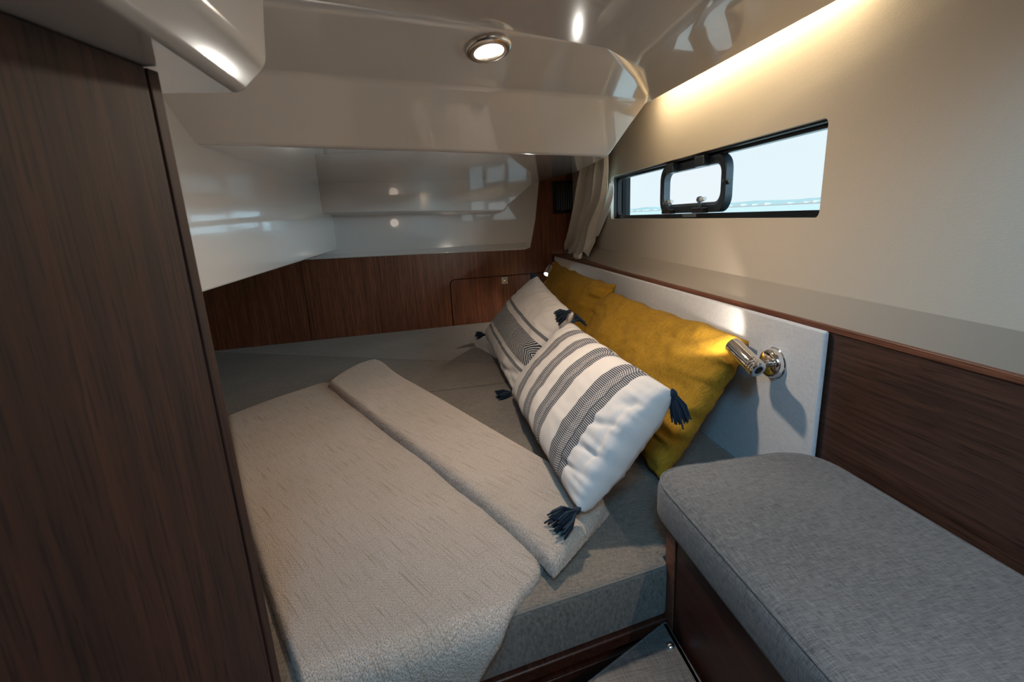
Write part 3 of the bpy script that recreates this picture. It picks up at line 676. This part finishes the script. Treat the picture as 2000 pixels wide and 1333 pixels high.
# ------------------------------------------------------------------ pillows
def pillow(name, P, T, mat, label, group, n=(72, 56), pinch=.045, wr=.004, seed=0, sag=0.0, pw=.42, back=1.0, creases=(), zf=None, ew=.6):
    """P = corners (far-bottom, near-bottom, near-top, far-top); u runs far to near, v bottom to top"""
    P = [V(p) for p in P]; nx, ny = n; N_ = (P[1] - P[0]).cross(P[3] - P[0]).normalized(); N_ = N_ if N_.x < 0 else -N_
    bm = bmesh.new(); uvl = bm.loops.layers.uv.new('UVMap'); Fv = []; Bv = []; UVd = {}
    def clampv(v_):
        lo = ZM + .0015 if zf is None else zf(v_.co)
        if v_.co.z < lo: v_.co.z = lo
        if v_.co.x > .6425: v_.co.x = .6425
    for j in range(ny + 1):
        fr_ = []; br = []
        for i in range(nx + 1):
            u = -math.cos(math.pi * i / nx) * .35 + (2 * i / nx - 1) * .65; v = -math.cos(math.pi * j / ny) * .35 + (2 * j / ny - 1) * .65
            uu_ = u * (1 - pinch * (1 - v * v)); vv_ = v * (1 - pinch * 1.3 * (1 - u * u))
            wob = noise.noise(V((u * 4 + seed, v * 4, seed))) * .006
            a_ = (uu_ + 1) / 2; b_ = (vv_ + 1) / 2
            c = P[0] * (1 - a_) * (1 - b_) + P[1] * a_ * (1 - b_) + P[2] * a_ * b_ + P[3] * (1 - a_) * b_
            h = T * (max(0, 1 - abs(u) ** 2.6) * max(0, 1 - abs(v) ** 2.2)) ** pw
            edge = max(abs(u) ** 3, abs(v) ** 3)
            # gathers radiating from the seams, plus broad soft dents
            along = (v if abs(u) > abs(v) else u)
            w_ = (noise.noise(V((u * 3.1 + seed, v * 2.3, 1.7))) * 1.1 + noise.noise(V((along * 11 + seed * 3, edge * 1.5, 4))) * edge * 1.2
                  + noise.noise(V((u * 9 + seed, v * 7, 9))) * .5) * wr
            for (cu, cv, ang, ln, wd, dp) in creases:
                du, dv_ = u - cu, v - cv; ca, sa_ = math.cos(ang), math.sin(ang); t_ = du * ca + dv_ * sa_; s_2 = -du * sa_ + dv_ * ca
                w_ -= dp * math.exp(-(t_ / ln) ** 2 - (s_2 / wd) ** 2)
            m_ = min(1, h / (T * .25)) if T else 0
            down_ = V((0, 0, -sag)) * (h / T)
            f = bm.verts.new(c + N_ * (h + w_ * m_) + down_ + (P[3] - P[0]).normalized() * wob * edge * ew + (P[1] - P[0]).normalized() * noise.noise(V((v * 5 + seed, u * 3, 5))) * .006 * edge * ew); clampv(f); fr_.append(f); UVd[f] = (a_, b_)
            if 0 < i < nx and 0 < j < ny: b2_ = bm.verts.new(c - N_ * (h * back - w_ * .4 * m_) + down_ * .5); clampv(b2_); UVd[b2_] = (a_, b_)
            else: b2_ = f
            br.append(b2_)
        Fv.append(fr_); Bv.append(br)
    for j in range(ny):
        for i in range(nx):
            bm.faces.new([Fv[j][i], Fv[j][i + 1], Fv[j + 1][i + 1], Fv[j + 1][i]])
            q_ = [Bv[j][i], Bv[j + 1][i], Bv[j + 1][i + 1], Bv[j][i + 1]]
            if len({x.index if False else id(x) for x in q_}) == 4:
                try: bm.faces.new(q_)
                except ValueError: pass
    for f in bm.faces:
        for l in f.loops: l[uvl].uv = UVd[l.vert]
    o = frombm(name, bm, mat, None, smooth=True, angle=180)
    tag(o, label, 'pillow', group)
    # seam piping all round
    b2 = bmesh.new(); ringp = [x.co if False else None for x in ()]
    return o, N_
def tassel(parent, p, d, L_=.05, spread=.5, seed=0, droop=.3):
    """yarn tassel: wrapped head and a skirt of strands"""
    rnd = random.Random(seed); bm = bmesh.new(); p = V(p); d = nrm(d)
    lathe(bm, [(-.004, .002), (0, .0045), (.005, .0065), (.009, .006), (.0105, .0045), (.0125, .0050)], p, d, 12)
    u = d.orthogonal().normalized(); v = d.cross(u)
    for k in range(60):
        t = rnd.uniform(0, 2 * math.pi); r_ = math.sqrt(rnd.random()); s = (u * math.cos(t) + v * math.sin(t))
        l_ = L_ * rnd.uniform(.8, 1.12); a0 = p + d * .010 + s * (.004 * r_)
        a1_ = a0 + d * l_ * .45 + s * (spread * l_ * .45 * r_ + .002); a2_ = a1_ + d * l_ * .5 + s * (spread * l_ * .2 * r_) + V((0, 0, -droop * l_ * .4)) + V((rnd.uniform(-1, 1), rnd.uniform(-1, 1), rnd.uniform(-1, 1))) * .003
        tube(bm, [a0, a1_, a2_], [.0020, .0023, .0015], 4)
    return frombm('tassel', bm, 'navy_yarn', parent, smooth=True)

MG = 'mustard pillows against the headboard'; WG = 'navy patterned cream pillows on the bunk'
# near mustard pillow
cr = [(.55, -.3, 1.2, .35, .07, .009), (.2, -.5, 1.5, .3, .06, .007), (-.2, .75, 1.4, .2, .06, .006), (.85, .1, 0, .15, .05, .006), (-.6, .8, 1.3, .2, .05, .006)]
y2, _ = pillow('pillow', [(.452, 1.585, -.541), at(1292, 935, 2, ZM + .012), at(1462, 666, 0, .628), at(1188, 568, 0, .60)], .064, 'mustard_cotton',
               'nearer mustard yellow pillow lit by the chrome reading lamp', MG, ew=2.2, seed=2.3, wr=.010, pinch=.015, pw=.36, creases=cr)
y1, _ = pillow('pillow', [(.470, 2.30, -.541), (.470, 1.615, -.541), at(1203, 556, 0, .60), at(1084, 512, 0, .59)], .060, 'mustard_cotton',
               'farther mustard yellow pillow in the corner below the curtain', MG, ew=2.0, seed=7.1, wr=.008, pinch=.05, creases=[(.9, .6, .5, .12, .05, .01)])
# herringbone pillow
hc = [at(948, 655, 2, ZM + .035), at(1006, 768, 2, ZM + .010), at(1120, 612, 0, .430), at(1050, 540, 0, .425)]
h, hN = pillow('pillow', hc, .066, 'herringbone_cotton', 'cream pillow with a navy herringbone band and navy tassels', WG, seed=4.4, wr=.006, pinch=.03,
               creases=[(.82, -.75, .6, .25, .05, .008), (.6, -.86, .2, .25, .05, .006), (.85, -.5, .4, .2, .04, .006)])
tassel(h, hc[0] + V((0, .004, 0)), (-.75, .5, .0), .034, .6, 1, .3); tassel(h, hc[1] + V((-.006, 0, .004)), (-.95, -.22, -.1), .045, .5, 2, .15)
tassel(h, hc[3], (-.85, .0, .15), .020, .5, 3, .6); tassel(h, hc[2] + V((-.01, .0, .008)), (-.9, .05, -.35), .040, .7, 4, .2)
# ladder stripe pillow
wc = [at(1003, 772, 2, ZM + .012), at(1136, 1002, 2, ZM + .058), at(1314, 764, 0, .398), at(1122, 634, 0, .410)]
w2, wN = pillow('pillow', wc, .072, 'ladder_stripe_cotton', 'cream pillow with broad navy ladder stripes lying on the blanket corner', WG, n=(110, 72), zf=lambda c: ZM + (.0015 if c.y > 1.06 else .050 if c.x < .245 - (c.y - .80) * .25 and c.y < .98 else .0015), seed=1.2, wr=.0035, pinch=.02, pw=.34,
                creases=[(.88, .05, 1.0, .12, .03, .008), (.90, -.35, .7, .12, .03, .008), (.92, .5, 1.3, .15, .035, .007), (.93, -.1, 1.57, .7, .014, .006), (.86, -.68, .5, .12, .03, .006)])
tassel(w2, wc[1] + V((-.006, -.004, .010)), (-.72, -.30, -.10), .042, .75, 6, .3); tassel(w2, wc[2], (.25, -.12, -.85), .046, .35, 7, .3)
tassel(w2, wc[3] + V((-.008, -.004, .008)), (.45, .0, .35), .030, .7, 8, 1.8)

# ------------------------------------------------------------------ reading lamps
def reading_lamp(base, tail, front, label, rosr=.0290):
    base, tail, front = V(base), V(tail), V(front); r = empty('reading_lamp', base); tag(r, label, 'wall lamp', 'chrome reading lamps on the headboard')
    bm = bmesh.new(); lathe(bm, [(0, rosr * 1.04), (.0015, rosr * 1.06), (.003, rosr), (.0125, rosr * .97), (.0165, rosr * .88), (.0180, rosr * .74), (.0190, rosr * .4), (.0194, .0001)], base, (-1, 0, 0), 48); frombm('rosette', bm, 'chrome', r, smooth=True, angle=40)
    d = (front - tail).normalized(); j = tail + d * .018
    bm = bmesh.new(); p0 = base + V((-.016, 0, 0)); tube(bm, [p0, p0.lerp(j, .3), p0.lerp(j, .62), p0.lerp(j, .80)], [.0092, .0090, .0088, .0088], 16)
    lathe(bm, [(-.002, .0090), (0, .0110), (.003, .0110), (.005, .0090)], p0.lerp(j, .70), (j - p0), 24); frombm('arm', bm, 'chrome', r, smooth=True, angle=40)
    L_ = (front - tail).length; R0 = .0165
    prof = [(0, R0 * .5), (0, R0 * .86), (.002, R0 * .98), (.0055, R0 * .98), (.0062, R0 * .86), (.0078, R0 * .86), (.0085, R0), (.0115, R0), (.0122, R0 * .86), (.0138, R0 * .86), (.0145, R0), (.0175, R0), (.0182, R0 * .9), (.0195, R0), (L_ - .001, R0), (L_, R0 * .97), (L_, R0 * .80), (L_ - .006, R0 * .78)]
    bm = bmesh.new(); lathe(bm, prof, tail, d, 48, cap=False); hd = frombm('lamp_head', bm, 'chrome', r, smooth=True, angle=40)
    bm = bmesh.new(); lathe(bm, [(.0035, R0 * .52), (.004, R0 * .5)], tail, d, 6); frombm('socket', bm, 'dark_recess', hd)
    bm = bmesh.new(); lathe(bm, [(L_ - .0058, R0 * .79), (L_ - .0050, R0 * .79)], tail, d, 32); frombm('lens', bm, 'led_lens', hd)
    return front, d
f1, d1_ = reading_lamp(at(1514, 709, 0, .644), at(1482, 724, 0, .578), at(1431, 674, 0, .571), 'near chrome reading lamp on the headboard by the bench')
light('near_reading_beam', 'SPOT', f1 + d1_ * .002, f1 + d1_ + V((.20, 0, -.30)), 2.0, (1.0, .90, .74), spot_size=math.radians(84), spot_blend=.5, shadow_soft_size=.008)
ff = at(1067, 536, 0, .585); tt = ff + V((.034, .038, .036))
f2, d2_ = reading_lamp((.644, tt.y - .0, tt.z - .004), tt, ff, 'far lit chrome reading lamp in the corner behind the pillows')
light('far_reading_beam', 'SPOT', f2 + d2_ * .002, f2 + d2_, 4.0, (1.0, .95, .86), spot_size=math.radians(150), spot_blend=.6, shadow_soft_size=.008)

# ------------------------------------------------------------------ curtain
def curtain():
    root = empty('curtain', (.64, 2.1, -.2)); tag(root, 'cream linen curtain gathered in the corner beside the window', 'curtain')
    bm = bmesh.new(); nu, nv = 150, 70; g = []
    sm = lambda t: t * t * (3 - 2 * t)
    LE = [hyz(x, y, .03) for x, y in ((1134, 318), (1119, 400), (1093, 508))]; RE = [hyz(x, y, .025) for x, y in ((1196, 300), (1193, 375), (1170, 440), (1160, 480), (1163, 517))]
    print('curtain', LE, RE)
    def ip(tab, z):
        for (ya, za), (yb, zb2) in zip(tab, tab[1:]):
            if z >= zb2: t = (z - za) / (zb2 - za); return ya + (yb - ya) * t
        return tab[-1][0]
    def zv(v): return .27 - v * .466
    def yn(v): return sum(ip(RE, zv(v + d)) for d in (-.05, 0, .05)) / 3
    for j in range(nv + 1):
        v = j / nv; row = []; z = zv(v)
        for i in range(nu + 1):
            u = i / nu; y_far = ip(LE, z)
            y = y_far + (yn(v) - y_far) * u
            fold = u * 4.05 + .12 * math.sin(v * 3 + u * 5) + .05
            ph = fold * 2 * math.pi; amp = .013 + .004 * math.sin(u * 9 + 1)
            sh = math.sin(ph); sh = math.copysign(abs(sh) ** .7, sh)
            x = -.029 + sh * amp - (.008 if u > .75 else 0) * sm(min(1, max(0, (u - .75) / .1))) + noise.noise(V((u * 5, v * 4, 2))) * .007
            y += math.cos(ph) * .016 + noise.noise(V((u * 4, v * 4, 7))) * .010
            hem = max(0, (v - .92) / .08)
            zz = z + hem * (.010 * math.sin(u * 23) + (.012 if u > .8 else .004)); x -= hem * .012 * (1 + math.sin(u * 19)) * .5
            pt = hpt(y, max(zz, -.2005), -min(x, -.004))
            if pt.z < ZB + .03: k_ = min(1, (ZB + .03 - pt.z) / .08); lim = (xb(pt.y) - .004); pt.x -= max(0, pt.x - lim + .0) * k_ * .8
            row.append(bm.verts.new(pt))
        g.append(row)
    for j in range(nv):
        for i in range(nu): bm.faces.new([g[j][i], g[j][i + 1], g[j + 1][i + 1], g[j + 1][i]])
    o = frombm('cloth', bm, 'curtain_linen', root, smooth=True, angle=180); s = o.modifiers.new('s', 'SOLIDIFY'); s.thickness = .0015
    # rolled hem gathered on the ledge
    bm = bmesh.new(); y0 = RE[-1][0]; tube(bm, [V((.668, y0 - .01, -.172)), V((.660, y0 - .002, -.188)), V((.662, y0 + .05, -.193)), V((.668, y0 + .10, -.192)), V((.675, y0 + .13, -.180))], [.004, .0095, .0105, .0095, .004], 12); frombm('hem', bm, 'curtain_linen', root, smooth=True)
    # pale lining turned out along the near edge
    bm = bmesh.new(); g = []
    for j in range(41):
        v = .34 + .46 * j / 40; wd = .042 * max(0, math.sin(math.pi * j / 40)) ** .8
        g.append([bm.verts.new(hpt(yn(v) + .022 - wd * k / 6, zv(v), .026 - .016 * k / 6)) for k in range(7)])
    for j in range(40):
        for k in range(6): bm.faces.new([g[j][k], g[j][k + 1], g[j + 1][k + 1], g[j + 1][k]])
    o = frombm('lining', bm, 'lining', root, smooth=True, angle=180); s = o.modifiers.new('s', 'SOLIDIFY'); s.thickness = .001
curtain()
